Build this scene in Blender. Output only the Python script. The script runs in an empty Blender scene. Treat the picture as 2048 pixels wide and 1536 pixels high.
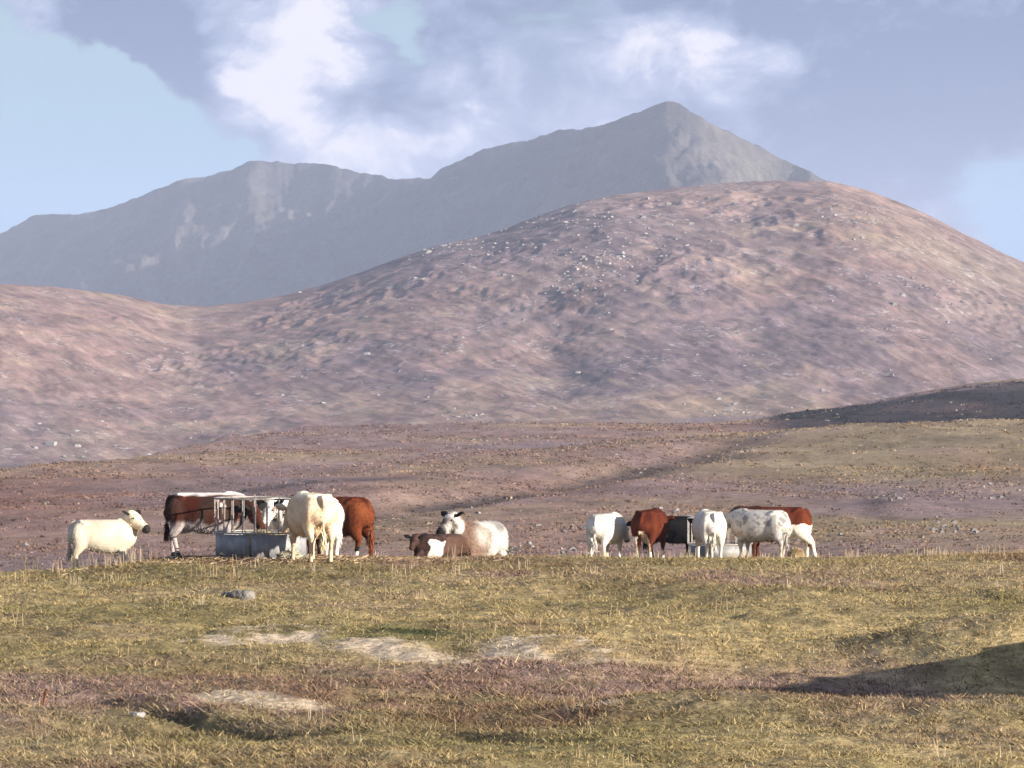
import bpy, bmesh, math, random
import numpy as np
from mathutils import Vector, noise as mnoise

random.seed(7)
RNG = np.random.default_rng(11)
SC = bpy.context.scene
COL = SC.collection

# ------------------------------------------------------------------ camera
CAM_Z = 3.6
HFOV = 14.0
FPX = 1024.0 / math.tan(math.radians(HFOV / 2))      # focal length in photo pixels (about 8340)
cam_d = bpy.data.cameras.new('camera')
cam_d.sensor_width = 36.0
cam_d.angle = math.radians(HFOV)
cam_d.clip_start = 0.5
cam_d.clip_end = 60000.0
cam = bpy.data.objects.new('camera', cam_d)
cam.location = (0, 0, CAM_Z)
cam.rotation_euler = (math.radians(90), 0, 0)
COL.objects.link(cam)
SC.camera = cam

# ------------------------------------------------------------------ light
SUN_AZ, SUN_EL = 55.0, 14.0         # degrees to the right of straight behind the camera; elevation
sun_d = bpy.data.lights.new('sun', 'SUN')
sun_d.energy = 5.0
sun_d.angle = math.radians(0.53)
sun_d.color = (1.0, 0.895, 0.775)
sun = bpy.data.objects.new('sun', sun_d)
sv = Vector((math.sin(math.radians(SUN_AZ)) * math.cos(math.radians(SUN_EL)),
             -math.cos(math.radians(SUN_AZ)) * math.cos(math.radians(SUN_EL)),
             math.sin(math.radians(SUN_EL))))
sun.rotation_euler = sv.to_track_quat('Z', 'Y').to_euler()
sun.location = sv * 200
COL.objects.link(sun)

SC.view_settings.view_transform = 'Standard'
SC.view_settings.look = 'None'
SC.view_settings.gamma = 1.0
SC.view_settings.exposure = 1.28
SC.view_settings.use_curve_mapping = False
SC.cycles.use_denoising = True
SC.cycles.volume_bounces = 1
SC.cycles.max_bounces = 6
SC.cycles.volume_max_steps = 64


class NT:
    """small helper to wire shader nodes"""
    def __init__(self, tree):
        self.t = tree
        self.n = tree.nodes
        self.l = tree.links

    def node(self, typ, **kw):
        nd = self.n.new(typ)
        for k, v in kw.items():
            setattr(nd, k, v)
        return nd

    def put(self, sock, v):
        if isinstance(v, bpy.types.NodeSocket):
            self.l.new(v, sock)
        else:
            sock.default_value = v

    def math(self, op, a, b=0.0, c=0.0, clamp=False):
        nd = self.node('ShaderNodeMath', operation=op, use_clamp=clamp)
        self.put(nd.inputs[0], a); self.put(nd.inputs[1], b); self.put(nd.inputs[2], c)
        return nd.outputs[0]

    def vec(self, op, a, b=(0, 0, 0)):
        nd = self.node('ShaderNodeVectorMath', operation=op)
        self.put(nd.inputs[0], a); self.put(nd.inputs[1], b)
        return nd.outputs['Value'] if op in ('LENGTH', 'DOT_PRODUCT', 'DISTANCE') else nd.outputs[0]

    def noise(self, vec, scale=1.0, detail=4.0, rough=0.55, dist=0.0):
        nd = self.node('ShaderNodeTexNoise')
        nd.inputs['Scale'].default_value = scale
        nd.inputs['Detail'].default_value = detail
        nd.inputs['Roughness'].default_value = rough
        nd.inputs['Distortion'].default_value = dist
        if vec is not None:
            self.l.new(vec, nd.inputs['Vector'])
        return nd

    def mix(self, fac, a, b, mode='MIX'):
        nd = self.node('ShaderNodeMix', data_type='RGBA', blend_type=mode)
        self.put(nd.inputs[0], fac)
        self.put(nd.inputs[6], a if isinstance(a, bpy.types.NodeSocket) else (*a, 1.0))
        self.put(nd.inputs[7], b if isinstance(b, bpy.types.NodeSocket) else (*b, 1.0))
        return nd.outputs[2]

    def maprange(self, v, a, b, c=0.0, d=1.0, smooth=True):
        nd = self.node('ShaderNodeMapRange', interpolation_type='SMOOTHSTEP' if smooth else 'LINEAR')
        self.put(nd.inputs[0], v)
        for i, q in enumerate((a, b, c, d)):
            nd.inputs[i + 1].default_value = q
        return nd.outputs[0]


# ------------------------------------------------------------------ sky
def build_world():
    w = bpy.data.worlds.new('World')
    SC.world = w
    w.use_nodes = True
    g = NT(w.node_tree)
    g.n.clear()
    out = g.node('ShaderNodeOutputWorld')
    bg = g.node('ShaderNodeBackground')
    sky = g.node('ShaderNodeTexSky', sky_type='NISHITA')
    sky.sun_disc = False
    sky.sun_elevation = math.radians(SUN_EL)
    sky.sun_rotation = math.radians(180 - SUN_AZ)
    sky.altitude = 50
    sky.air_density = 1.0
    sky.dust_density = 0.6
    sky.ozone_density = 1.5
    K = 0.05
    d = g.node('ShaderNodeTexCoord').outputs['Generated']
    # wispy displacement of the directions, so the cloud edges are ragged
    wob = g.noise(g.vec('MULTIPLY', d, (30, 30, 44)), 1.0, 7, 0.6, 0.3)
    wob2 = g.vec('SUBTRACT', wob.outputs['Color'], (0.5, 0.5, 0.5))
    dd = g.vec('ADD', d, g.vec('MULTIPLY', wob2, (0.040, 0.0, 0.030)))

    def blob(u, v, su, sv_, amp):
        c = Vector((u, 1, v)).normalized()
        q = g.vec('MULTIPLY', g.vec('SUBTRACT', dd, tuple(c)), (1 / su, 1 / max(su, .05), 1 / sv_))
        r2 = g.vec('DOT_PRODUCT', q, q)
        return g.math('MULTIPLY', g.math('EXPONENT', g.math('MULTIPLY', r2, -1.0)), amp)

    def px(x, y):
        return (x - 1024) / FPX, (768 - y) / FPX

    def add(vals):
        s = vals[0]
        for q in vals[1:]:
            s = g.math('ADD', s, q)
        return s
    broad = g.noise(g.vec('MULTIPLY', d, (11, 11, 19)), 1.0, 8, 0.58, 0.2).outputs['Fac']
    fine = g.noise(g.vec('MULTIPLY', d, (52, 52, 70)), 1.0, 9, 0.64, 0.5).outputs['Fac']
    puff = g.noise(g.vec('MULTIPLY', dd, (34, 34, 46)), 1.0, 6, 0.55, 0.2).outputs['Fac']
    puff = g.math('ABSOLUTE', g.math('SUBTRACT', puff, 0.5))      # rounded heaps with creases between
    # cover: mostly cloud with two clear openings
    cover = add([0.70, g.math('MULTIPLY', g.math('SUBTRACT', broad, 0.5), 0.9),
                 g.math('MULTIPLY', g.math('SUBTRACT', fine, 0.5), 0.85),
                 blob(*px(40, 330), .043, .030, -1.15), blob(*px(330, 390), .022, .016, -0.75),
                 blob(*px(10, 150), .026, .016, -0.55),
                 blob(*px(2075, 440), .016, .022, -0.95), blob(*px(790, 50), .009, .005, -0.5), blob(*px(700, 20), .012, .004, -0.35),
                 blob(*px(560, 200), .020, .022, 0.5), blob(*px(330, 60), .026, .012, 0.85)])
    cover = g.maprange(cover, 0.28, 0.58)
    # brightness of the cloud: sunlit heaps against grey undersides
    lum = add([0.37, g.math('MULTIPLY', g.math('SUBTRACT', broad, 0.5), 1.0),
               g.math('MULTIPLY', g.math('SUBTRACT', fine, 0.5), 1.7),
               g.math('MULTIPLY', g.math('SUBTRACT', puff, 0.10), 2.0),
               blob(*px(560, 130), .018, .015, 0.78), blob(*px(500, 220), .012, .009, 0.2),
               blob(*px(740, 295), .024, .010, 0.72), blob(*px(640, 30), .017, .010, 0.3),
               blob(*px(1400, 90), .020, .010, 0.55), blob(*px(1150, 170), .030, .02, 0.32),
               blob(*px(310, 80), .022, .016, -0.75), blob(*px(390, 190), .009, .016, -0.45),
               blob(*px(800, 150), .013, .010, -0.28), blob(*px(520, 280), .010, .007, -0.22),
               blob(*px(1960, 160), .034, .024, -0.60), blob(*px(1450, 10), .030, .006, -0.45),
               blob(*px(900, 60), .012, .006, -0.2),
               blob(*px(1800, 300), .03, .02, -0.30), blob(*px(1000, 220), .03, .016, -0.12)])
    ramp = g.node('ShaderNodeValToRGB')
    r = ramp.color_ramp
    r.elements[0].position = 0.0; r.elements[0].color = (0.075, 0.105, 0.185, 1)
    r.elements[1].position = 1.0; r.elements[1].color = (0.425, 0.41, 0.45, 1)
    e = r.elements.new(0.35); e.color = (0.14, 0.175, 0.265, 1)
    e = r.elements.new(0.62); e.color = (0.215, 0.245, 0.335, 1)
    g.l.new(lum, ramp.inputs[0])
    skyc = g.mix(1.0, sky.outputs[0], (K * 1.0, K * 1.0, K * 1.0), 'MULTIPLY')
    # thin veil in the clear air, whiter toward the horizon
    sep = g.node('ShaderNodeSeparateXYZ'); g.l.new(d, sep.inputs[0])
    veil = g.maprange(sep.outputs[2], 0.02, 0.11, 0.85, 0.25)
    skyc = g.mix(veil, skyc, (0.092, 0.215, 0.385))
    c = g.mix(cover, skyc, ramp.outputs[0])
    g.l.new(c, bg.inputs[0])
    bg.inputs[1].default_value = 0.90
    g.l.new(bg.outputs[0], out.inputs[0])


build_world()


# ------------------------------------------------------------------ helpers
def tag(o, label=None, cat=None, group=None, kind=None):
    if label: o['label'] = label
    if cat: o['category'] = cat
    if group: o['group'] = group
    if kind: o['kind'] = kind
    return o


def link(name, me, mat=None, parent=None):
    o = bpy.data.objects.new(name, me)
    COL.objects.link(o)
    if mat is not None and me is not None and not me.materials:
        me.materials.append(mat)
    if parent is not None:
        o.parent = parent
    return o


def empty(name, loc, rz=0.0, s=1.0):
    o = bpy.data.objects.new(name, None)
    o.empty_display_size = 0.2
    o.location = loc
    o.rotation_euler = (0, 0, rz)
    o.scale = (s, s, s)
    COL.objects.link(o)
    return o


def mesh_np(name, v, f, cols=None, smooth=True):
    """mesh from numpy arrays; f is (n,3) or (n,4)"""
    me = bpy.data.meshes.new(name)
    n, k = len(f), f.shape[1]
    me.vertices.add(len(v))
    me.vertices.foreach_set('co', np.ascontiguousarray(v, np.float32).ravel())
    me.loops.add(n * k)
    me.loops.foreach_set('vertex_index', np.ascontiguousarray(f, np.int32).ravel())
    me.polygons.add(n)
    me.polygons.foreach_set('loop_start', np.arange(0, n * k, k, dtype=np.int32))
    me.polygons.foreach_set('loop_total', np.full(n, k, np.int32))
    me.polygons.foreach_set('use_smooth', np.full(n, smooth, bool))
    me.update(calc_edges=True)
    if cols is not None:
        a = me.color_attributes.new('Col', 'FLOAT_COLOR', 'POINT')
        c4 = np.ones((len(v), 4), np.float32)
        c4[:, :3] = cols
        a.data.foreach_set('color', c4.ravel())
    return me


def hash2(ix, iy, seed):
    h = (ix.astype(np.int64) * 374761393 + iy.astype(np.int64) * 668265263 + seed * 1442695041) & 0x7fffffff
    h = ((h ^ (h >> 13)) * 1274126177) & 0x7fffffff
    h = (h ^ (h >> 16)) & 0xffff
    return h / 65535.0


def vnoise(x, y, seed=0):
    ix, iy = np.floor(x), np.floor(y)
    fx, fy = x - ix, y - iy
    fx = fx * fx * fx * (fx * (fx * 6 - 15) + 10); fy = fy * fy * fy * (fy * (fy * 6 - 15) + 10)
    a = hash2(ix, iy, seed); b = hash2(ix + 1, iy, seed)
    c = hash2(ix, iy + 1, seed); d = hash2(ix + 1, iy + 1, seed)
    return (a + (b - a) * fx + (c - a) * fy + (a - b - c + d) * fx * fy) * 2 - 1


def fbm(x, y, seed=0, octv=5, rough=0.5):
    s = 0.0; amp = 1.0; tot = 0.0
    ca, sa = math.cos(0.6), math.sin(0.6)
    for o in range(octv):
        s = s + vnoise(x, y, seed + o * 17) * amp
        tot += amp
        amp *= rough
        x, y = (x * ca - y * sa) * 2.03 + 5.3, (x * sa + y * ca) * 2.03 - 1.7
    return s / tot


def ridged(x, y, seed=0, octv=5, rough=0.5):
    s = 0.0; amp = 1.0; tot = 0.0
    for o in range(octv):
        s = s + (1 - 2 * np.abs(vnoise(x, y, seed + o * 31))) * amp
        tot += amp; amp *= rough
        x, y = x * 2.1 + 3.1, y * 2.1 - 7.7
    return s / tot


def sstep(x, a, b):
    t = np.clip((x - a) / (b - a), 0, 1)
    return t * t * (3 - 2 * t)


def gauss(x, y, cx, cy, sx, sy):
    return np.exp(-((x - cx) / sx) ** 2 - ((y - cy) / sy) ** 2)


def lerp3(a, b, t):
    return a + (b - a) * t[..., None]


def C(*c):
    return np.array(c, float)


def flat(px, py):
    """where a sight line through a photo pixel meets level ground"""
    Y = FPX * CAM_Z / (py - 768.0)
    return (px - 1024.0) / FPX * Y, Y


# ------------------------------------------------------------------ the lie of the land
DITCH = [flat(-200, 1398), flat(0, 1402), flat(160, 1402), flat(300, 1412), flat(420, 1432), flat(560, 1452),
         flat(720, 1462), flat(900, 1466), flat(1000, 1480)]


def ditch_dist(x, y):
    best = np.full(x.shape, 1e9)
    below = np.zeros(x.shape)
    for (x0, y0), (x1, y1) in zip(DITCH[:-1], DITCH[1:]):
        dx, dy = x1 - x0, y1 - y0
        t = np.clip(((x - x0) * dx + (y - y0) * dy) / (dx * dx + dy * dy), 0, 1)
        q = np.hypot(x - x0 - t * dx, y - y0 - t * dy)
        best = np.minimum(best, q)
    return best


def near_z(x, y):
    u = x / np.maximum(y, 1)
    z = 0.20 * fbm(x * .17, y * .13, 3, 4) + 0.10 * fbm(x * .7, y * .6, 4, 4) + 0.055 * fbm(x * 2.4, y * 2.4, 5, 3)
    z = z * (1 - 0.5 * sstep(y, 75, 84))
    # the ground falls away behind the crest, faster at the left
    s = 0.0405 + 0.026 * sstep(-u, 0.055, 0.12) - 0.006 * sstep(u, 0.08, 0.13)
    z = z - s * np.maximum(y - 85, 0)
    z = z - 0.26 * sstep(-u, 0.075, 0.125) * sstep(y, 66, 84)
    # hollow behind the near bank, deep at the right
    bank = 47.2 - 0.15 * x
    hol = sstep(y, bank - 0.6, bank + 3.2) * (1 - sstep(y, bank + 6.5, bank + 14.5))
    z = z - 0.34 * hol * sstep(x, 0.2, 5.5)
    z = z + 0.16 * np.exp(-((y - bank + 0.9) / 1.4) ** 2) * sstep(x, -1.5, 2.5)
    z = z - 0.05 * sstep(u, -.03, .02) * sstep(y, 84, 104)
    # unseen bank added right of the view, shaped to shadow the foreground
    edge = x - (.123 * y + .35)
    ht = 1.9 * sstep(y, 44.6, 47.0) * np.clip(1 - (y - 47) / 13.5, 0, 1) ** .5
    z = z + ht * sstep(edge, 0, 2.2) * (1 - sstep(edge, 4, 9))
    z = z + 0.55 * gauss(x, y, 6.7, 57.6, 2.0, 2.4)
    # small worn scarps where the bleached grass lies
    for (cx, cy, sx, h) in SCARPS:
        wv = cy + .8 * fbm(x * 1.1, y * 0 + cx, 8, 3)
        z = z + h * (.75 + .7 * fbm(x * .9, y * .7, 9, 3)) * np.exp(-((x - cx) / sx) ** 4) * sstep(y, wv - 0.7, wv + 0.35) * (1 - sstep(y, wv + .8, wv + 5.0))
    # ditch
    dd = ditch_dist(x, y)
    z = z - 0.40 * np.exp(-(dd / 0.36) ** 2)
    return z


SCARPS = []
for (px_, py_, hw, h) in [(540, 1290, 130, .12), (770, 1312, 110, .10), (1120, 1316, 120, .10), (530, 1408, 120, .04)]:
    cx, cy = flat(px_, py_)
    SCARPS.append((cx, cy, hw / FPX * cy, h))


def moor_z(x, y):
    u = x / np.maximum(y, 1)
    z = -4.9 - 0.4 * sstep(y, 180, 400)
    a = 0.25 + 1.5 * sstep(y, 220, 700)
    z = z + a * fbm(x * .011, y * .008, 21, 5) + 0.30 * fbm(x * .07, y * .05, 22, 4) + 0.55 * ridged(x * .03 + y * .006, y * .009, 23, 4) * sstep(y, 190, 320)
    # broad knoll rising at the right
    z = z + 3.7 * gauss(x, y, 62, 520, 48, 95)
    # a shallow burn running away to the right
    yc = 300 + 5.5 * (x + 8)
    z = z - 1.0 * np.exp(-((y - yc) / 26) ** 2) * sstep(x, -20, -6) * (1 - sstep(x, 20, 36))
    # hill at the far right
    t = sstep(u, 0.052, 0.13)
    z = z + (9.0 * t + 1.6) * np.exp(-((y - 1000) / 170) ** 2) * sstep(u, 0.045, 0.07)
    pxx = 1024 + u * FPX
    yf = np.interp(pxx, [-500, 0, 250, 420, 620, 1000, 1500, 2048, 2600], [400, 420, 470, 640, 820, 880, 930, 1080, 1100])
    fall = .06 * np.maximum(y - yf, 0) ** 1.0
    return np.maximum(z - fall, np.minimum(z, valley(pxx) + 3 + 4 * sstep(y, 1500, 1800)))


def valley(pxx):
    return np.interp(pxx, [-900, 0, 300, 620, 1000, 1500, 2048, 3000], [-40, -38, -34, -24, -19, -17, -15, -12])


def ground_z(x, y):
    x = np.asarray(x, float); y = np.asarray(y, float)
    w = sstep(y, 127, 178)
    return near_z(x, y) * (1 - w) + moor_z(x, y) * w


def gz(x, y):
    return float(ground_z(np.array([x]), np.array([y]))[0])


OLIVE = C(.225, .182, .078); YELLOW = C(.370, .282, .135); BROWN = C(.205, .122, .080); MAUVE = C(.26, .172, .142)
PALE = C(.52, .415, .285); GREEN = C(.135, .150, .045); MOORSHADE = C(.020, .018, .021); RUST = C(.21, .098, .058)
MOORB = C(.285, .182, .148); MOORY = C(.315, .245, .140); MUD = C(.095, .060, .040)


def near_cover(x, y):
    """colour of the plants on the pasture, with some shade painted in, and how bleached / heathery the spot is"""
    n1 = fbm(x * .35, y * .22, 41, 5); n2 = fbm(x * 1.3, y * .8, 42, 4); n3 = fbm(x * .12, y * .09, 43, 4)
    c = np.broadcast_to(OLIVE, x.shape + (3,)).copy()
    c = lerp3(c, np.broadcast_to(YELLOW, c.shape), np.clip(.35 + 1.1 * n1, 0, 1))
    yb = np.exp(-((y - (58 + .25 * x)) / 5.0) ** 2) * sstep(x, -2, 1.5)
    c = lerp3(c, np.broadcast_to(YELLOW * 1.1, c.shape), np.clip(yb * (.75 + n2 * .4), 0, 1))
    c = lerp3(c, np.broadcast_to(GREEN, c.shape), np.clip(1.6 * (n3 - .12) + .4 * n2, 0, 1) * .6)
    # brown heathery belt
    b = 1.25 * np.exp(-((y - 49.6 - .35 * x) / 4.2) ** 2) * (.75 + .25 * sstep(x, -4, 1)) * (1 - sstep(x, 4.5, 7))
    b = b + .9 * gauss(x, y, 13.5, 98, 5, 16) + .55 * gauss(x, y, 3.5, 78, 5, 5) + .5 * gauss(x, y, -2.8, 84, 4, 3.5)
    b = b + .5 * (1 - sstep(y, 38, 43)) * (1 - sstep(x, -2.4, 0.5))
    b = np.clip(b * (1.0 + 1.3 * n2) + .9 * np.clip(fbm(x * .5, y * .28, 47, 4) - .12, 0, 1), 0, 1)
    bc = lerp3(np.broadcast_to(BROWN, c.shape).copy(), np.broadcast_to(MAUVE, c.shape), np.clip(.5 + 1.4 * n1, 0, 1))
    c = lerp3(c, bc, b * .92)
    # trampled mud and litter round the feeders
    md = gauss(x, y, -4.9, 85.2, 2.6, 2.6) + .8 * gauss(x, y, 5.8, 121.5, 4.2, 3.0) + .5 * gauss(x, y, -.9, 89, 1.6, 2)
    c = lerp3(c, np.broadcast_to(MUD, c.shape), np.clip(md * (.8 + 1.6 * n2), 0, .9))
    # bleached patches
    p = np.zeros(x.shape)
    for (px_, py_, hw, hh, am) in [(560, 1281, 90, 15, 1.2), (430, 1296, 70, 12, .7), (740, 1302, 90, 10, .95), (840, 1316, 70, 8, .6), (1060, 1300, 80, 14, 1.5),
                                   (1180, 1306, 95, 14, 1.6), (540, 1402, 115, 6, 1.25), (430, 1396, 80, 3.5, .7), (200, 1256, 60, 4, .55),
                                   (1250, 1418, 130, 4, .5), (1640, 1386, 190, 3.5, .65), (1930, 1390, 90, 4, .5), (1900, 1262, 110, 5, .45), (270, 1436, 14, 3, .9),
                                   (1000, 1322, 160, 8, .45)]:
        cx, cy = flat(px_, py_)
        p = p + am * gauss(x, y, cx, cy, hw / FPX * cy, abs(flat(px_, py_ - hh)[1] - cy))
    p = np.clip((p * (1.0 + 2.6 * n2 + 1.5 * fbm(x * 3.5, y * 1.6, 46, 3)) - .22) * 1.5, 0, 1)
    c = lerp3(c, np.broadcast_to(PALE, c.shape), p)
    c = c * (1 + .35 * fbm(x * 4, y * 2.5, 45, 3))[..., None]
    # greener in the ditch, with its shade painted in as near black
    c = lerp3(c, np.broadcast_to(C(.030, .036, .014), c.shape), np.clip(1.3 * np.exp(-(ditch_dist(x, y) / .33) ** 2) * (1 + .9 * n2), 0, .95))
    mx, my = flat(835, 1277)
    c = lerp3(c, np.broadcast_to(C(.045, .055, .018), c.shape), np.clip(1.2 * gauss(x, y, mx, my, .38, .9) * (1 + n2), 0, .9))  # shade by the scarp painted as a dark green patch
    return np.clip(c, .012, .9), b, p


def moor_cover(x, y):
    n1 = fbm(x * .035, y * .012, 51, 5); n2 = fbm(x * .15, y * .05, 52, 4); n3 = fbm(x * .012, y * .006, 53, 3)
    u = x / np.maximum(y, 1)
    c = np.broadcast_to(MOORB, x.shape + (3,)).copy()
    c = lerp3(c, np.broadcast_to(MOORY, c.shape), np.clip(.12 + 1.3 * n1 + .9 * sstep(u, .02, .10) * (1 - sstep(y, 430, 620)), 0, 1) * .85)
    c = lerp3(c, np.broadcast_to(C(.225, .168, .165), c.shape), np.clip(.2 - 1.6 * n1 + .8 * n2, 0, 1) * .8)
    c = lerp3(c, np.broadcast_to(RUST, c.shape), np.clip(1.5 * n3 + .5 * n2 + .75 * gauss(u, y, -.115, 330, .03, 110) + .7 * gauss(u, y, .115, 420, .03, 80), 0, 1) * .6)
    yc = 300 + 5.5 * (x + 8)
    gl = np.exp(-((y - yc) / 14) ** 2) * sstep(x, -22, -8) * (1 - sstep(x, 12, 34))
    gl = gl + .7 * np.exp(-((y - 395 - 2.2 * x) / 7) ** 2) * sstep(x, -30, -20) * (1 - sstep(x, -12, -5)) + .8 * gauss(u, y, .087, 300, .004, 22)
    c = lerp3(c, np.broadcast_to(MOORSHADE * 1.25, c.shape), np.clip(gl * (.7 + 1.2 * n2), 0, .7))  # dark streaks painted into the colour to stand in for shadow lines
    # shade painted onto the far right hill's face, leaving its top brown
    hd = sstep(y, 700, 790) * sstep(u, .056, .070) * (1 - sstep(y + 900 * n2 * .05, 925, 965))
    c = lerp3(c, np.broadcast_to(MOORSHADE, c.shape), np.clip(hd * (1.05 + .7 * n1), 0, .97))
    c = c * (1 + .38 * n2 + .30 * fbm(x * .5, y * .14, 54, 4) + .2 * fbm(x * 2.2, y * .5, 55, 3))[..., None]
    return np.clip(c, .012, .9)


def cover(x, y):
    w = sstep(y, 118, 170)
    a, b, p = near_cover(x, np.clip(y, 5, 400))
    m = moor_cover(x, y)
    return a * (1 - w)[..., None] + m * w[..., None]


# ------------------------------------------------------------------ materials
def base_mat(name, rough=0.9, spec=0.2):
    m = bpy.data.materials.new(name)
    m.use_nodes = True
    g = NT(m.node_tree)
    b = g.n['Principled BSDF']
    b.inputs['Roughness'].default_value = rough
    b.inputs['Specular IOR Level'].default_value = spec
    return m, g, b


def col_mat(name, scale=1.0, amt=0.25, bump=0.0, bscale=10.0, rough=0.92, spec=0.12, stretch=(1, 1, 1), bdist=0.05, detail=6, trans=0.0):
    """colour attribute, broken up by two scales of noise"""
    m, g, b = base_mat(name, rough, spec)
    at = g.node('ShaderNodeAttribute', attribute_name='Col').outputs['Color']
    co = g.node('ShaderNodeTexCoord').outputs['Object']
    v = g.vec('MULTIPLY', co, stretch)
    n = g.noise(v, scale, detail, 0.62, 0.3)
    f = g.maprange(n.outputs['Fac'], 0.28, 0.72, 1 - amt, 1 + amt, False)
    cc = g.node('ShaderNodeCombineXYZ')
    n2 = g.noise(v, scale * 4.7, 4, 0.6)
    f2 = g.maprange(n2.outputs['Fac'], 0.28, 0.72, 1 - amt * .8, 1 + amt * .8, False)
    ff = g.math('MULTIPLY', f, f2)
    for i in range(3):
        g.l.new(ff, cc.inputs[i])
    col = g.mix(1.0, at, cc.outputs[0], 'MULTIPLY')
    g.l.new(col, b.inputs['Base Color'])
    if bump:
        nb = g.noise(v, bscale, 5, 0.6)
        bp = g.node('ShaderNodeBump')
        bp.inputs['Strength'].default_value = bump
        bp.inputs['Distance'].default_value = bdist
        g.l.new(nb.outputs['Fac'], bp.inputs['Height'])
        g.l.new(bp.outputs[0], b.inputs['Normal'])
    return m


M_GROUND = col_mat('turf', 1.3, .40, .9, 6.0, bdist=.08)
M_GRASS = col_mat('grass', .8, .12)
M_TUSSOCK = col_mat('moor_plants', .5, .2)


def hill_mat(name, s, streak_rot, amt, tint, bump_d, rockc, rock_lo, rock_hi, rock_scale):
    m, g, b = base_mat(name, 0.95, 0.08)
    at = g.node('ShaderNodeAttribute', attribute_name='Col').outputs['Color']
    co = g.node('ShaderNodeTexCoord').outputs['Object']
    mp = g.node('ShaderNodeMapping')
    mp.inputs['Rotation'].default_value = (0, 0, streak_rot)
    g.l.new(co, mp.inputs[0])
    st = g.vec('MULTIPLY', mp.outputs[0], (s * .28, s * 1.0, s * 1.0))
    n = g.noise(st, 1.0, 7, .62, .6).outputs['Fac']
    n2 = g.noise(co, s * 3.4, 7, .72).outputs['Fac']
    f = g.math('MULTIPLY', g.maprange(n, .3, .7, 1 - amt, 1 + amt, False), g.maprange(n2, .3, .7, 1 - amt * .6, 1 + amt * .6, False))
    cc = g.node('ShaderNodeCombineXYZ')
    for i in range(3):
        g.l.new(f, cc.inputs[i])
    col = g.mix(1.0, at, cc.outputs[0], 'MULTIPLY')
    n3 = g.noise(g.vec('MULTIPLY', mp.outputs[0], (s * .14, s * 1.5, s * 1.5)), 1.0, 6, .65, .7).outputs['Fac']
    col = g.mix(g.math('MULTIPLY', g.maprange(n3, .52, .66), .55), col, tint)
    n4 = g.noise(co, rock_scale, 5, .7, .2).outputs['Fac']
    n5 = g.noise(co, rock_scale * .12, 3, .5).outputs['Fac']
    rk = g.math('MULTIPLY', g.maprange(n4, rock_lo, rock_hi), g.maprange(n5, .48, .62))
    col = g.mix(rk, col, rockc)
    g.l.new(col, b.inputs['Base Color'])
    bp = g.node('ShaderNodeBump')
    bp.inputs['Strength'].default_value = 0.9
    bp.inputs['Distance'].default_value = bump_d
    g.l.new(g.math('ADD', n, n2), bp.inputs['Height'])
    g.l.new(bp.outputs[0], b.inputs['Normal'])
    return m


M_HILL = hill_mat('hill_heather_and_grass', .12, 1.05, .34, (.26, .21, .145), 0.8, (.40, .37, .36), .55, .62, .30)
M_MOUNT = hill_mat('mountain_rock', .022, 1.45, .40, (.075, .078, .082), 9.0, (.115, .112, .11), .56, .66, .03)


# ------------------------------------------------------------------ terrain meshes
def grid_faces(nr, nc):
    i = np.arange(nr * nc).reshape(nr, nc)
    return np.stack([i[:-1, :-1], i[:-1, 1:], i[1:, 1:], i[1:, :-1]], -1).reshape(-1, 4)


def build_ground():
    ys = np.concatenate([np.linspace(3, 30, 26)[:-1], np.linspace(30, 130, 380)[:-1],
                         np.geomspace(130, 1150, 330)[:-1], np.geomspace(1150, 9500, 40)])
    us = np.concatenate([-np.geomspace(2.4, .155, 26)[:-1], np.linspace(-.155, .155, 330), np.geomspace(.155, 2.4, 26)[1:]])
    Y, U = np.meshgrid(ys, us, indexing='ij')
    X = U * Y
    Z = ground_z(X, Y)
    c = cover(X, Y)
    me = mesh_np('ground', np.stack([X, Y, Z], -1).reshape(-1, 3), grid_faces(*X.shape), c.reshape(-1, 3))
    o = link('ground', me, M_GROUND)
    tag(o, 'grassy pasture falling away to brown heather moor', kind='structure')


build_ground()


def interp(px, pts):
    a = np.array(pts, float)
    return np.interp(px, a[:, 0], a[:, 1])


HILL_TOP = [(-900, 640), (-500, 580), (-200, 563), (0, 568), (110, 573), (240, 590), (340, 610), (400, 613), (480, 606), (560, 592), (640, 572), (720, 545),
            (800, 516), (870, 492), (960, 474), (1010, 457), (1080, 430), (1150, 407), (1230, 390), (1340, 377), (1450, 366), (1560, 361), (1660, 363),
            (1740, 382), (1800, 405), (1870, 437), (1940, 474), (2000, 503), (2048, 525), (2200, 595), (2500, 690), (3000, 745)]
MOUNT_TOP = [(-900, 600), (-400, 545), (-120, 500), (0, 470), (30, 452), (65, 430), (100, 429), (150, 430), (230, 412), (285, 392), (320, 375), (370, 358), (420, 350), (470, 338),
             (500, 323), (520, 321), (570, 325), (640, 328), (690, 339), (740, 348), (790, 357), (860, 355), (885, 338), (920, 322), (960, 304), (1010, 287), (1060, 280), (1110, 262),
             (1160, 258), (1200, 250), (1240, 238), (1280, 224), (1310, 211), (1335, 204), (1360, 206), (1380, 222), (1420, 246), (1480, 274), (1540, 304), (1600, 335),
             (1660, 364), (1740, 415), (1850, 480), (2000, 560), (2300, 660), (3000, 740)]


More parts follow.
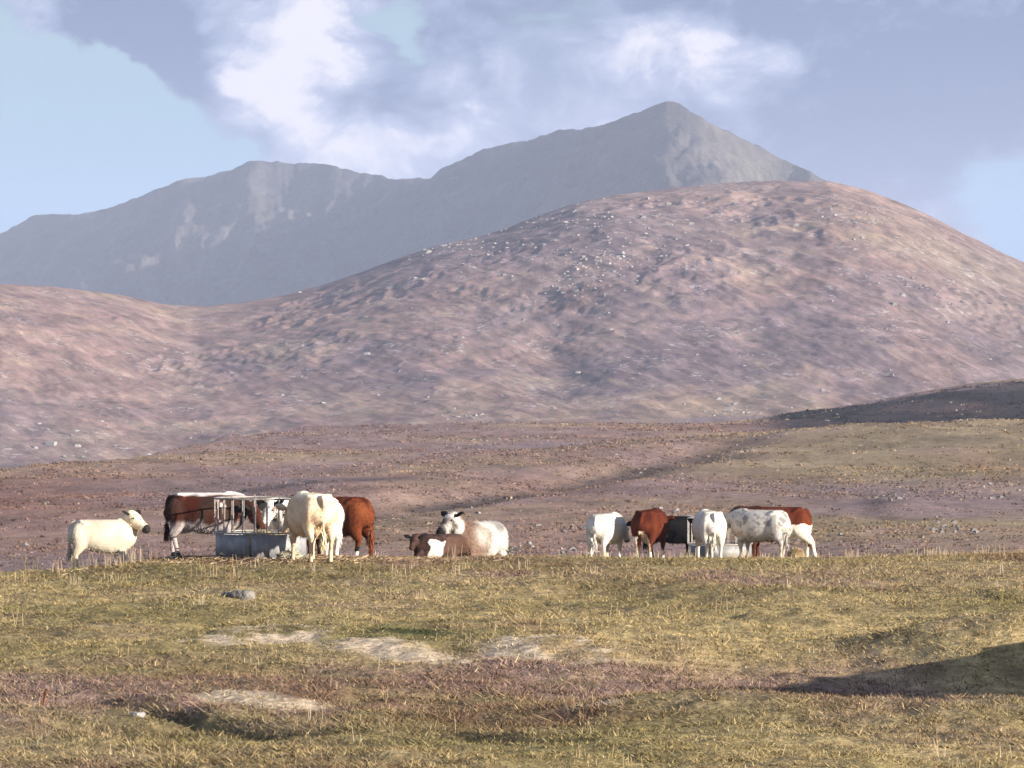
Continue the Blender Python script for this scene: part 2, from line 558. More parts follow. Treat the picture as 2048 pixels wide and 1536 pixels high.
def build_hill():
    nc, nr = 620, 420
    us = np.concatenate([np.linspace(-.24, -.135, 40)[:-1], np.linspace(-.135, .135, nc - 80), np.linspace(.135, .24, 41)[1:]])
    ts = np.concatenate([np.linspace(0, 1, nr - 40), np.linspace(1, 1.5, 41)[1:]])
    T, U = np.meshgrid(ts, us, indexing='ij')
    PX = 1024 + U * FPX
    top = interp(PX, HILL_TOP)
    yc = interp(PX, [(-900, 2050), (0, 2150), (380, 2300), (800, 2350), (1500, 2480), (2048, 2400), (3000, 2300)])
    yb = interp(PX, [(-900, 1480), (0, 1500), (300, 1560), (620, 1640), (1000, 1680), (1500, 1700), (2048, 1720), (3000, 1750)])
    zc = CAM_Z + (768 - top) / FPX * yc
    zb = valley(PX)
    t = np.minimum(T, 1)
    s = .45 * (.5 - .5 * np.cos(math.pi * t)) + .55 * t ** 1.12
    Y = yb + (yc - yb) * T
    X = U * Y
    Z = zb + (zc - zb) * s
    back = np.maximum(T - 1, 0)
    Z = Z - (zc - zb) * (back * 1.6) ** 1.25
    env = np.sin(math.pi * np.clip(t, 0, 1)) ** .7 * (T <= 1)
    rel = 12 * fbm(X * .005, Y * .0035, 61, 5) + 5 * ridged(X * .009 + .004 * Y, Y * .003, 62, 5, .6) + 2.6 * ridged(X * .035 + .012 * Y, Y * .014, 63, 4, .65)
    # gully running down the middle of the face
    rel = rel - 9 * np.exp(-((X - (18 - .03 * (Y - 1950))) / 20) ** 2) * gauss(X, Y, 10, 1900, 200, 220)
    Z = Z + rel * env * (np.maximum(zc, 20) / 130 * .6 + .2)
    crag = sstep(fbm(X * .02, Y * .013, 69, 3), .05, .3) * sstep(T, .35, .6)
    Z = Z + (.7 * fbm(X * .12, Y * .08, 64, 3) + 1.5 * crag * ridged(X * .10, Y * .07, 60, 3)) * sstep(T, .03, .12) * (1 - .6 * sstep(T, .9, 1))
    n1 = fbm(X * .014, Y * .009, 65, 5); n2 = fbm(X * .045, Y * .028, 66, 4); n3 = fbm(X * .006, Y * .004, 67, 3)
    c = np.broadcast_to(C(.245, .160, .140), X.shape + (3,)).copy()
    c = lerp3(c, np.broadcast_to(C(.170, .122, .128), c.shape), np.clip(.3 + 2.2 * n1, 0, 1))
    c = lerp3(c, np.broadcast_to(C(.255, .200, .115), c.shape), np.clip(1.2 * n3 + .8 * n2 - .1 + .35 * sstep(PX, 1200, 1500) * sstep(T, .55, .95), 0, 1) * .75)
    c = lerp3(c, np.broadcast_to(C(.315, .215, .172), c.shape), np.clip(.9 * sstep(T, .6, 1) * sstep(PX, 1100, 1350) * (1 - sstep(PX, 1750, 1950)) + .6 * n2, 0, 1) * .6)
    c = lerp3(c, np.broadcast_to(C(.17, .135, .14), c.shape), np.clip(sstep(PX, 1650, 2100) * .8 + .8 * gauss(PX, T, 1040, .52, 160, .13) + .7 * (1 - sstep(PX, 0, 300)) * (1 - sstep(T, .2, .6)), 0, 1) * (.7 + .5 * n2.clip(-1, 1)))  # right flank darkened in the colour to stand in for shade
    c = np.clip(c * (1 + .38 * n2 + .35 * fbm(X * .14, Y * .09, 68, 3))[..., None], .02, .8)
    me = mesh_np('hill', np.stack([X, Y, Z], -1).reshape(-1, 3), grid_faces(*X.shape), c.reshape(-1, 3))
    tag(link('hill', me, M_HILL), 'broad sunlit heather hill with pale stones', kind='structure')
    return X, Y, Z, T, PX


HX, HY, HZ, HT, HPX = build_hill()


def build_mountain():
    us = np.concatenate([np.linspace(-.23, -.135, 30)[:-1], np.linspace(-.135, .09, 420), np.linspace(.09, .23, 40)[1:]])
    ts = np.concatenate([np.linspace(0, 1, 170), np.linspace(1, 1.4, 21)[1:]])
    T, U = np.meshgrid(ts, us, indexing='ij')
    PX = 1024 + U * FPX
    prof = [(-900, 8200), (0, 7000), (515, 6400), (860, 6000), (1340, 5050), (1660, 5250), (2300, 6000), (3000, 7000)]
    yc = sum(interp(PX + o, prof) for o in (-150, -100, -60, -25, 0, 25, 60, 100, 150)) / 9
    yc = yc + 160 * fbm(PX * .006, PX * 0, 77, 3)
    yb = yc - 1300
    top = interp(PX, MOUNT_TOP) + 5.0 * fbm(PX * .05, PX * 0 + 3, 70, 5, .6)
    zc = CAM_Z + (768 - top) / FPX * yc
    t = np.minimum(T, 1)
    s = .25 * t + .75 * t ** 1.7
    Y = yb + (yc - yb) * T
    X = U * Y
    zb = 10.0
    Z = zb + (zc - zb) * s - (zc - zb) * (np.maximum(T - 1, 0) * 2) ** 1.1
    env = np.sin(math.pi * np.clip(t, 0, 1)) ** .8 * (T <= 1)
    # buttresses and gullies running down the face
    rel = 42 * ridged(X * .0085 + .0006 * Y, Y * .0022, 71, 5, .6) + 16 * fbm(X * .025, Y * .012, 72, 4)
    Z = Z + rel * env
    n1 = fbm(X * .006, Y * .002, 73, 5); n2 = fbm(X * .02, Y * .006, 74, 4)
    c = np.broadcast_to(C(.078, .075, .078), X.shape + (3,)).copy()
    c = lerp3(c, np.broadcast_to(C(.10, .088, .075), c.shape), np.clip(.4 + 1.3 * n1, 0, 1))
    c = lerp3(c, np.broadcast_to(C(.125, .110, .085), c.shape), np.clip(sstep(PX, 1300, 1550) * (.65 + n2), 0, 1))
    c = np.clip(c * (1 + .3 * n2)[..., None], .015, .6)
    me = mesh_np('mountain', np.stack([X, Y, Z], -1).reshape(-1, 3), grid_faces(*X.shape), c.reshape(-1, 3))
    tag(link('mountain', me, M_MOUNT), 'blue grey rocky mountain ridge with a pointed summit', kind='structure')


build_mountain()


# ------------------------------------------------------------------ pasture plants
def blades(px, py, pz, yaw, lean_x, lean_y, h, w):
    """one triangle for each blade"""
    n = len(px)
    sx, sy = np.cos(yaw) * w * .5, np.sin(yaw) * w * .5
    v = np.empty((n, 3, 3), np.float32)
    v[:, 0] = np.stack([px - sx, py - sy, pz], -1)
    v[:, 1] = np.stack([px + sx, py + sy, pz], -1)
    v[:, 2] = np.stack([px + lean_x, py + lean_y, pz + h], -1)
    return v


def build_grass():
    NT_ = 72000
    # even in depth as seen by a walker: more tufts close by
    t = RNG.random(NT_)
    y = 34 * (131 / 34) ** (t ** 1.0)
    u = (RNG.random(NT_) * 2 - 1) * .158
    x = u * y
    keep = ditch_dist(x, y) > .10
    x, y = x[keep], y[keep]
    n = len(x)
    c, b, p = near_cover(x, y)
    k = 11
    size = (.022 + .038 * RNG.random(n) ** 2) * (1 + .5 * b) * (1 + .30 * fbm(x * .5, y * .4, 81, 3) + 1.6 * np.clip(fbm(x * 1.3, y * 1.0, 82, 3) - .15, 0, 1)) * (.75 + .25 * sstep(y, 50, 90))
    rad = size * 1.3 + .03 * (y / 50)
    xs = (x[:, None] + RNG.normal(0, 1, (n, k)) * rad[:, None]).ravel()
    ys = (y[:, None] + RNG.normal(0, 1, (n, k)) * rad[:, None]).ravel()
    ox, oy = xs - np.repeat(x, k), ys - np.repeat(y, k)
    zs = ground_z(xs, ys) - .012
    h = np.repeat(size, k) * (.55 + .9 * RNG.random(n * k))
    lo = 1 - .45 * np.repeat(p, k)
    lx = ox * .5 + RNG.normal(0, 1.0, n * k) * h - .2 * h
    ly = oy * .5 + RNG.normal(0, .8, n * k) * h
    w = (.009 + .008 * RNG.random(n * k)) * (.7 + ys / 75)
    v = blades(xs, ys, zs, RNG.random(n * k) * math.pi, lx, ly, h * lo, w)
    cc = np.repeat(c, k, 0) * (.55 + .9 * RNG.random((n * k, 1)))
    straw = RNG.random(n * k) < .10
    cc[straw] = C(.40, .32, .17) * (.7 + .6 * RNG.random((straw.sum(), 1)))
    dk = RNG.random(n * k) < .2
    cc[dk] *= .4
    V = v.reshape(-1, 3)
    cols = np.repeat(np.clip(cc, .01, .8), 3, 0)
    me = mesh_np('grass', V, np.arange(len(V)).reshape(-1, 3), cols, False)
    tag(link('grass', me, M_GRASS), 'short olive and brown winter grass over the whole pasture', 'grass', kind='stuff')


build_grass()


def build_rushes():
    """tall pale dead stems, thickest along the crest"""
    V = []; CC = []
    clumps = []
    for i in range(200):
        y = random.uniform(62, 128)
        x = random.uniform(-.135, .135) * y
        clumps.append((x, y, random.randint(1, 5), random.uniform(.12, .30)))
    for i in range(34):                     # around the feeders and the crest
        y = random.gauss(80, 2.5); x = random.uniform(-.125, .0) * y
        clumps.append((x, y, random.randint(2, 6), random.uniform(.12, .28)))
    for i in range(110):
        y = random.gauss(114.5, 2.2); x = random.uniform(.01, .13) * y
        clumps.append((x, y, random.randint(2, 7), random.uniform(.16, .36)))
    for i in range(22):
        y = random.gauss(86, 1.5); x = random.uniform(-.118, -.085) * y
        clumps.append((x, y, random.randint(3, 8), random.uniform(.2, .42)))
    for i in range(240):
        y = random.uniform(36, 62); x = random.uniform(-.13, .13) * y
        clumps.append((x, y, random.randint(1, 3), random.uniform(.07, .17)))
    for (x, y, k, h) in clumps:
        base = random.choice([C(.46, .36, .22), C(.36, .27, .17), C(.50, .42, .30), C(.30, .20, .13), C(.22, .20, .08)])
        for j in range(k):
            bx, by = x + random.gauss(0, .09), y + random.gauss(0, .09)
            z = gz(bx, by) - .02
            hh = h * random.uniform(.6, 1.25)
            lx, ly = random.gauss(0, .10) * hh, random.gauss(0, .10) * hh
            w = .007 * (.6 + y / 130)
            V += [(bx - w / 2, by, z), (bx + w / 2, by, z), (bx + lx + w * .3, by + ly, z + hh), (bx + lx - w * .3, by + ly, z + hh)]
            cc = base * random.uniform(.75, 1.25)
            CC += [cc] * 4
    V = np.array(V); CC = np.clip(np.array(CC), .01, .85)
    me = mesh_np('rush_stems', V, np.arange(len(V)).reshape(-1, 4), CC, False)
    tag(link('rush_stems', me, M_GRASS), 'thin pale dead stems standing along the crest', 'dead stems', kind='stuff')


build_rushes()


def tussocks():
    """low cushions of heather and bent grass on the moor below"""
    n = 42000
    t = RNG.random(n * 2)
    y = 178 * (980 / 178) ** t
    x = (RNG.random(n * 2) * 2 - 1) * .145 * y
    keep = (fbm(x * .09, y * .03, 91, 4) + .35 * RNG.normal(0, 1, n * 2)) > -.02
    x, y = x[keep][:n], y[keep][:n]
    n = len(x)
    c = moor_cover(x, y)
    k = 6
    r = (.035 + .085 * RNG.random(n) ** 2) * (.55 + y / 330)
    xs = (x[:, None] + RNG.normal(0, 1.3, (n, k)) * r[:, None]).ravel()
    ys = (y[:, None] + RNG.normal(0, .9, (n, k)) * r[:, None]).ravel()
    zs = ground_z(xs, ys) - .03
    rr = np.repeat(r, k)
    h = rr * (.5 + .8 * RNG.random(n * k))
    v = blades(xs, ys, zs, RNG.normal(0, .7, n * k), RNG.normal(0, .9, n * k) * rr, RNG.normal(0, .6, n * k) * rr, h, rr * (.9 + .9 * RNG.random(n * k)))
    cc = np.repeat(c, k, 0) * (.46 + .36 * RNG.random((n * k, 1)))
    pal = np.repeat(RNG.random(n) < .04, k)
    cc[pal] = C(.26, .205, .15) * (.7 + .6 * RNG.random((pal.sum(), 1)))
    V = v.reshape(-1, 3)
    cols = np.repeat(np.clip(cc, .01, .8), 3, 0)
    F = np.arange(len(V)).reshape(-1, 3)
    me = mesh_np('heather_tussocks', V, F, cols, False)
    tag(link('heather_tussocks', me, M_TUSSOCK), 'low brown heather and bent grass covering the moor behind the cattle', 'heather', kind='stuff')


tussocks()


# ------------------------------------------------------------------ stones
M_STONE, _g, _b = base_mat('pale_stone', .9, .2)
_co = _g.node('ShaderNodeTexCoord').outputs['Object']
_n = _g.noise(_co, 3.0, 6, .65).outputs['Fac']
_g.l.new(_g.mix(_g.maprange(_n, .3, .7), (.20, .185, .17), (.34, .32, .30)), _b.inputs['Base Color'])
M_ROCK, _g, _b = base_mat('grey_rock_with_lichen', .9, .2)
_co = _g.node('ShaderNodeTexCoord').outputs['Object']
_n = _g.noise(_co, 7.0, 6, .65).outputs['Fac']
_n2 = _g.noise(_co, 22.0, 4, .6).outputs['Fac']
_c = _g.mix(_g.maprange(_n, .35, .65), (.13, .12, .11), (.24, .225, .20))
_c = _g.mix(_g.math('MULTIPLY', _g.maprange(_n2, .55, .7), .6), _c, (.22, .21, .14))
_g.l.new(_c, _b.inputs['Base Color'])
_bp = _g.node('ShaderNodeBump'); _bp.inputs['Strength'].default_value = .7; _bp.inputs['Distance'].default_value = .02
_g.l.new(_n2, _bp.inputs['Height']); _g.l.new(_bp.outputs[0], _b.inputs['Normal'])


M_SCREE = col_mat('weathered_stone', 2.0, .25)


def scree(name, label, pts, mat):
    """many small stones, each a rough block"""
    V = []; F = []; CS = []
    base = np.array([(-1, -1, -1), (1, -1, -1), (1, 1, -1), (-1, 1, -1), (-.6, -.7, 1), (.7, -.6, .9), (.6, .7, 1), (-.7, .5, .8)], float)
    q = [(3, 2, 1, 0), (0, 1, 5, 4), (1, 2, 6, 5), (2, 3, 7, 6), (3, 0, 4, 7), (4, 5, 6, 7)]
    for (x, y, z, r) in pts:
        lift = 1.1 if y > 1200 else .85
        b = base * (1 + RNG.normal(0, .30, (8, 3))) * r * np.array([1.3, 1.1, .55])
        a = random.uniform(0, 6.28)
        ca, sa = math.cos(a), math.sin(a)
        b = np.stack([b[:, 0] * ca - b[:, 1] * sa, b[:, 0] * sa + b[:, 1] * ca, b[:, 2]], -1) + (x, y, z)
        o = len(V) * 8
        V.append(b)
        gv = random.uniform(.14, .30) * lift
        CS += [(gv, gv * .95, gv * .92)] * 8
        F += [tuple(i + o for i in k) for k in q]
    me = mesh_np(name, np.concatenate(V), np.array(F), np.array(CS), False)
    tag(link(name, me, mat), label, 'stones', kind='stuff')


def hill_point(px, t):
    u = (px - 1024) / FPX
    d = np.abs(HPX[0] - px)
    j = int(np.argmin(d))
    i = int(np.argmin(np.abs(HT[:, j] - t)))
    return HX[i, j], HY[i, j], HZ[i, j]


pts = []
for (cx, ct, sx, st, n) in [(1180, .60, 60, .05, 150), (1060, .80, 90, .10, 170), (900, .93, 40, .04, 50), (1330, .78, 90, .08, 110), (1720, .76, 45, .035, 70), (1290, .62, 70, .05, 70),
                            (1830, .55, 60, .04, 50), (1460, .12, 40, .02, 30), (940, .14, 30, .015, 20), (700, .35, 300, .2, 60), (250, .2, 150, .1, 40), (1500, .4, 350, .22, 110)]:
    for i in range(int(n * 1.7)):
        x, y, z = hill_point(random.gauss(cx, sx), min(.97, max(.03, random.gauss(ct, st))))
        x += random.uniform(-1.2, 1.2); y += random.uniform(-4, 4)
        pts.append((x, y, z + .05, min(1.7, random.lognormvariate(-.95, .55))))
scree('hill_scree', 'pale stones scattered in drifts over the sunlit hill', pts, M_SCREE)
pts = []
for i in range(60):
    y = 185 * (900 / 185) ** random.random()
    x = random.uniform(-.14, .14) * y
    pts.append((x, y, gz(x, y) + .08, random.uniform(.04, .10) * (.7 + y / 400)))
for (px_, y0, n) in [(1180, 240, 16), (1350, 265, 8), (1790, 320, 16), (1990, 340, 12), (1160, 205, 10), (960, 620, 10), (690, 700, 12), (1880, 560, 14), (1040, 215, 8), (1900, 240, 14)]:
    for i in range(n):
        y = y0 * random.uniform(.93, 1.07); x = (px_ + random.gauss(0, 26) - 1024) / FPX * y
        pts.append((x, y, gz(x, y) + .1, random.uniform(.035, .10) * (.7 + y / 400)))
scree('moor_stones', 'small whitish stones dotted about the brown moor', pts, M_SCREE)


def boulder(name, label, x, y, sx, sy, sz, seed, mat=M_ROCK, cat='rock'):
    bm = bmesh.new()
    bmesh.ops.create_icosphere(bm, subdivisions=4, radius=1.0)
    for v in bm.verts:
        p = v.co.copy()
        q = p + Vector((seed * 3.1, seed, 0))
        r = 1 + .28 * mnoise.noise(q * 1.1) + .14 * mnoise.noise(q * 2.6) + .05 * mnoise.noise(q * 7)
        p = p * r
        p.z = max(-.5, min(.75 + .1 * mnoise.noise(q * 1.7), p.z))
        v.co = Vector((p.x * sx, p.y * sy, p.z * sz))
    me = bpy.data.meshes.new(name)
    bm.to_mesh(me); bm.free()
    o = link(name, me, mat)
    o.location = (x, y, gz(x, y) + sz * .18)
    return tag(o, label, cat)


rx, ry = flat(487, 1190)
boulder('boulder', 'low pale grey boulder in the grass below the cow with brown sides', rx, ry, .22, .26, .17, 2.2)
rx, ry = flat(455, 1189)
boulder('boulder', 'small dark stone beside the low pale boulder', rx, ry, .10, .13, .10, 5.1)
rx, ry = flat(276, 1438)
boulder('boulder', 'flat whitish stone lying alone near the bottom edge of the grass', rx, ry, .085, .11, .05, 7.4, M_STONE)


# ------------------------------------------------------------------ cattle
def ring(c, s, up, hw, hh, n=16, e=2.3):
    out = []
    for i in range(n):
        a = 2 * math.pi * i / n
        ca, sa = math.cos(a), math.sin(a)
        x = math.copysign(abs(ca) ** (2 / e), ca) * hw
        y = math.copysign(abs(sa) ** (2 / e), sa) * hh
        out.append(c + s * x + up * y)
    return out


def loft(bm, pts, side=Vector((0, 1, 0)), n=16, e=2.2):
    """pts: (x, y, z, half width, half height)"""
    P = [Vector(p[:3]) for p in pts]
    rows = []
    for i, p in enumerate(pts):
        t = (P[min(i + 1, len(P) - 1)] - P[max(i - 1, 0)]).normalized()
        s = (side - t * side.dot(t))
        if s.length < 1e-4:
            s = Vector((1, 0, 0)) - t * t.x
        s.normalize()
        up = t.cross(s)
        rows.append([bm.verts.new(q) for q in ring(P[i], s, up, p[3], p[4], n, e)])
    for a, b in zip(rows[:-1], rows[1:]):
        for i in range(n):
            j = (i + 1) % n
            bm.faces.new((a[i], a[j], b[j], b[i]))
    bm.faces.new(rows[0][::-1])
    bm.faces.new(rows[-1])
    return rows


def smooth_pts(pts, k=4):
    """catmull-rom through the stations, so that limbs curve"""
    out = []
    a = np.array(pts, float)
    for i in range(len(a) - 1):
        p0, p1, p2, p3 = a[max(i - 1, 0)], a[i], a[i + 1], a[min(i + 2, len(a) - 1)]
        for j in range(k):
            t = j / k
            out.append(tuple(.5 * (2 * p1 + (p2 - p0) * t + (2 * p0 - 5 * p1 + 4 * p2 - p3) * t * t + (-p0 + 3 * p1 - 3 * p2 + p3) * t ** 3)))
    out.append(tuple(a[-1]))
    return out


def remesh(bm, vox=.026, it=3):
    bmesh.ops.recalc_face_normals(bm, faces=bm.faces)
    me = bpy.data.meshes.new('tmp')
    bm.to_mesh(me)
    o = bpy.data.objects.new('tmp', me)
    COL.objects.link(o)
    r = o.modifiers.new('r', 'REMESH'); r.mode = 'VOXEL'; r.voxel_size = vox; r.use_smooth_shade = True
    s = o.modifiers.new('s', 'SMOOTH'); s.iterations = it; s.factor = .5
    dg = bpy.context.evaluated_depsgraph_get()
    m2 = bpy.data.meshes.new_from_object(o.evaluated_get(dg))
    bpy.data.objects.remove(o)
    bpy.data.meshes.remove(me)
    return m2


M_HIDE = col_mat('hide', 9.0, .10, .5, 60.0, rough=.9, spec=.05, bdist=.01)
M_HOOF, _g, _b = base_mat('hoof_horn', .6, .3)
_b.inputs['Base Color'].default_value = (.035, .028, .024, 1)
M_EYE, _g, _b = base_mat('eye', .15, .5)
_b.inputs['Base Color'].default_value = (.012, .009, .008, 1)
M_TAIL = col_mat('tail_hair', 20, .2, rough=.85)

HOOF = None
EYE = None


def small_meshes():
    global HOOF, EYE
    bm = bmesh.new()
    loft(bm, [(-.01, 0, .0, .062, .072), (0.0, 0, .045, .054, .06), (-.012, 0, .095, .046, .048)], n=12, e=2.4)
    bmesh.ops.recalc_face_normals(bm, faces=bm.faces)
    HOOF = bpy.data.meshes.new('hoof'); bm.to_mesh(HOOF); bm.free()
    HOOF.materials.append(M_HOOF)
    bm = bmesh.new()
    bmesh.ops.create_icosphere(bm, subdivisions=2, radius=.022)
    EYE = bpy.data.meshes.new('eye'); bm.to_mesh(EYE); bm.free()
    EYE.materials.append(M_EYE)


small_meshes()


def cow(label, x, y, heading, scale, coat, group, poll=(.98, 0, 1.22), yaw=0, pitch=-60, legs=None, fur=2600, lying=False, udder=False,
        tail=None, sink=0.0, cat='cow', name='cow', seed=1, ear='dark', furlen=.034, hs=1.08):
    rnd = random.Random(seed)
    L = legs or {}
    bm = bmesh.new()
    dz = -.56 if lying else 0.0
    wide = 1.12 if lying else 1.0
    torso = [(-.835, 0, 1.07, .10, .15), (-.80, 0, 1.05, .21, .24), (-.71, 0, 1.02, .285, .315), (-.55, 0, .995, .325, .35), (-.35, 0, .955, .36, .39),
             (-.08, 0, .915, .41, .425), (.18, 0, .905, .41, .435), (.40, 0, .925, .36, .42), (.58, 0, .96, .305, .375), (.72, 0, .98, .24, .29), (.81, 0, .99, .15, .19), (.85, 0, .99, .07, .09)]
    loft(bm, smooth_pts([(a, b, c + dz, d * wide, e) for a, b, c, d, e in torso], 2), n=24, e=2.35)
    # hip and shoulder points
    if not lying:
        for s in (-1, 1):
            loft(bm, [(-.62, s * .10, 1.30, .05, .03), (-.56, s * .20, 1.285, .07, .045), (-.47, s * .24, 1.22, .07, .06), (-.40, s * .24, 1.12, .05, .05)], n=10)
    pv = Vector(poll)
    # neck
    n0 = Vector((.42, 0, 1.07 + dz)); n1 = Vector((.66, pv.y * .15, 1.10 + dz * .9 + (pv.z - 1.2) * .12))
    dirh = Vector((math.cos(math.radians(pitch)) * math.cos(math.radians(yaw)), math.cos(math.radians(pitch)) * math.sin(math.radians(yaw)), math.sin(math.radians(pitch))))
    mid = n1.lerp(pv, .5) + Vector((0, 0, .02))
    nend = pv + dirh * .06
    neck = [(*n0, .20, .31), (*n1, .165, .27), (*mid, .125, .205), (*pv.lerp(mid, .15), .105, .155), (*nend, .09, .10)]
    loft(bm, smooth_pts(neck, 3), n=18)
    lat = Vector((0, 0, 1)).cross(dirh)
    lat.normalize()
    hup = dirh.cross(lat)
    head = [(-.07, .06, .07, -.02), (-.02, .105, .105, -.01), (.06, .122, .128, -.02), (.15, .122, .135, -.035), (.24, .10, .118, -.045), (.33, .08, .096, -.045), (.41, .078, .086, -.045), (.47, .082, .078, -.045), (.515, .06, .052, -.05), (.53, .03, .026, -.05)]
    loft(bm, [(*(pv + (dirh * d + hup * o) * hs), w * hs, h * hs) for d, w, h, o in head], side=lat, n=16, e=2.4)
    feet = []
    if not lying:
        for s in (-1, 1):
            dx = L.get('f' + ('l' if s > 0 else 'r'), 0.0)
            fx = .47 + dx
            loft(bm, smooth_pts([(.50, s * .17, 1.10, .09, .17), (.50, s * .20, .92, .115, .17), (.47 + dx * .1, s * .205, .74, .095, .125), (.46 + dx * .35, s * .195, .58, .085, .095), (.475 + dx * .6, s * .19, .42, .066, .074),
                                 (.465 + dx * .75, s * .185, .30, .042, .047), (.46 + dx * .9, s * .185, .16, .042, .047), (fx, s * .185, .05, .052, .058), (fx + .015, s * .185, 0.0, .056, .066)], 3), n=12)
            feet.append((fx + .02, s * .185))
            dx = L.get('h' + ('l' if s > 0 else 'r'), 0.0)
            hx = -.66 + dx
            loft(bm, smooth_pts([(-.54, s * .16, 1.16, .14, .21), (-.57, s * .20, .98, .165, .255), (-.575 + dx * .1, s * .205, .78, .15, .215), (-.635 + dx * .35, s * .20, .62, .115, .14), (-.705 + dx * .55, s * .19, .48, .07, .09),
                                 (-.70 + dx * .7, s * .185, .40, .045, .058), (-.675 + dx * .85, s * .18, .24, .042, .05), (hx, s * .18, .12, .045, .05), (hx + .015, s * .18, .05, .052, .06), (hx + .03, s * .18, 0, .056, .066)], 3), n=12)
            feet.append((hx + .03, s * .18))
        if udder:
            loft(bm, [(-.60, 0, .66, .05, .05), (-.50, 0, .60, .13, .12), (-.38, 0, .60, .13, .10), (-.28, 0, .66, .06, .05)], n=12)
    else:
        for s in (-1, 1):
            loft(bm, smooth_pts([(.50, s * .20, .42, .10, .15), (.60, s * .26, .22, .09, .11), (.74, s * .27, .10, .07, .07), (.52, s * .31, .065, .05, .055), (.36, s * .31, .05, .04, .045)], 3), n=12)
            loft(bm, smooth_pts([(-.54, s * .18, .46, .13, .22), (-.42, s * .32, .30, .13, .20), (-.22, s * .38, .16, .09, .12), (-.44, s * .42, .07, .055, .06), (-.20, s * .45, .05, .045, .05)], 3), n=12)
    # tail root and dock, kept thick enough to stay part of the one surface
    tl = tail or [(-.72, 0, 1.27), (-.80, 0, 1.235), (-.855, 0, 1.10), (-.86, .01, .90), (-.86, .02, .72), (-.855, .02, .56)]
    rads = [.05, .045, .036, .031, .028, .026]
    loft(bm, smooth_pts([(a, b, max(.05, c + dz), r, r) for (a, b, c), r in zip(tl, rads)], 3), n=10)
    me = remesh(bm)
    bm.free()
    # ears: leaf shaped, joined into the same mesh
    bm = bmesh.new()
    bm.from_mesh(me)
    nb = len(bm.verts)
    for s in (-1, 1):
        o = pv + (lat * (s * .10) + dirh * .035 + hup * .03) * hs
        out = (lat * s * .95 - dirh * .22 + hup * (.12 if ear != 'down' else -.2) + Vector((0, 0, .12))).normalized()
        st = [(0, .03, .024), (.06, .062, .022), (.13, .078, .017), (.20, .06, .014), (.26, .014, .009)]
        wd = dirh - hup * .25
        sd = (wd - out * wd.dot(out)).normalized()
        loft(bm, [(*(o + out * d), w, h) for d, w, h in st], side=sd, n=8, e=2.0)
    bm.verts.ensure_lookup_table()
    bmesh.ops.recalc_face_normals(bm, faces=bm.faces)
    bm.normal_update()
    co = [v.co.copy() for v in bm.verts]
    no = [v.normal.copy() for v in bm.verts]

    def colour(p, i):
        isear = i >= nb
        hd = (p - pv).dot(dirh) / hs
        near_head = (p - (pv + dirh * .22 * hs)).length < .36 * hs and (p - pv).dot(dirh) > -.1
        reg = 'ear' if isear else ('head' if near_head else 'body')
        return coat(p, reg, hd, seed)
    cols = [colour(p, i) for i, p in enumerate(co)]
    faces = [[v.index for v in f.verts] for f in bm.faces]
    V = [tuple(p) for p in co]
    CC = [tuple(c) for c in cols]
    F = faces
    # rough winter coat: short tufts of hair lying back along the body
    order = [i for i in range(nb) if co[i].z > .12]
    for _ in range(fur):
        i = rnd.choice(order)
        p, n = co[i], no[i]
        ln = furlen * rnd.uniform(.6, 1.5)
        if p.z < .45 and not lying: ln *= .55
        d = (n * .35 + Vector((-.5, 0, -.75)) + Vector((rnd.gauss(0, .3), rnd.gauss(0, .3), rnd.gauss(0, .3)))).normalized()
        d = (d - n * min(0, d.dot(n) - .22)).normalized()
        sd = d.cross(n)
        if sd.length < 1e-3: continue
        sd = sd.normalized() * .008
        b = p + n * .002
        k = len(V)
        V += [tuple(b - sd), tuple(b + sd), tuple(b + d * ln)]
        f = rnd.uniform(.82, 1.12)
        c = tuple(min(.9, q * f) for q in cols[i])
        CC += [c] * 3
        F.append([k, k + 1, k + 2])
    me2 = bpy.data.meshes.new('body')
    me2.from_pydata(V, [], F)
    me2.polygons.foreach_set('use_smooth', [True] * len(me2.polygons))
    at = me2.color_attributes.new('Col', 'FLOAT_COLOR', 'POINT')
    c4 = np.ones((len(V), 4), np.float32); c4[:, :3] = CC
    at.data.foreach_set('color', c4.ravel())
    bm.free()
    bpy.data.meshes.remove(me)
    root = empty(name, (x, y, gz(x, y) - sink), math.radians(heading), scale)
    tag(root, label, cat, group)
    link('body', me2, M_HIDE, root)
    for (fx, fy) in feet:
        link('hoof', HOOF, None, root).location = (fx, fy, -.002)
    for s in (-1, 1):
        e = link('eye', EYE, None, root)
        e.location = pv + (dirh * .17 + lat * (s * .113) + hup * .03) * hs
    # long hair at the end of the tail
    tv = []; tc = []
    tp = Vector(tl[-1]); tp.z = max(.05, tp.z + dz)
    tcol = np.array(coat(Vector(tl[-1]), 'tail', 0, seed))
    for _ in range(150):
        a = tp + Vector((rnd.gauss(0, .014), rnd.gauss(0, .014), rnd.uniform(-.02, .16)))
        ln = rnd.uniform(.16, .34)
        b = a + Vector((rnd.gauss(0, .035), rnd.gauss(0, .035), -ln))
        if lying: b = a + Vector((-ln * .5, rnd.gauss(0, .05), -.02))
        b.z = max(b.z, .03)
        m_ = a.lerp(b, .5) + Vector((rnd.gauss(0, .012), rnd.gauss(0, .012), 0))
        ang = rnd.uniform(0, 3.14)
        sd = Vector((math.cos(ang), math.sin(ang), 0)) * .008
        tv += [tuple(a - sd), tuple(a + sd), tuple(m_ + sd * 1.2), tuple(m_ - sd * 1.2)]
        tv += [tuple(m_ - sd * 1.2), tuple(m_ + sd * 1.2), tuple(b + sd * .2), tuple(b - sd * .2)]
        f = rnd.uniform(.7, 1.15)
        tc += [tuple(np.clip(tcol * f, .01, .88))] * 8
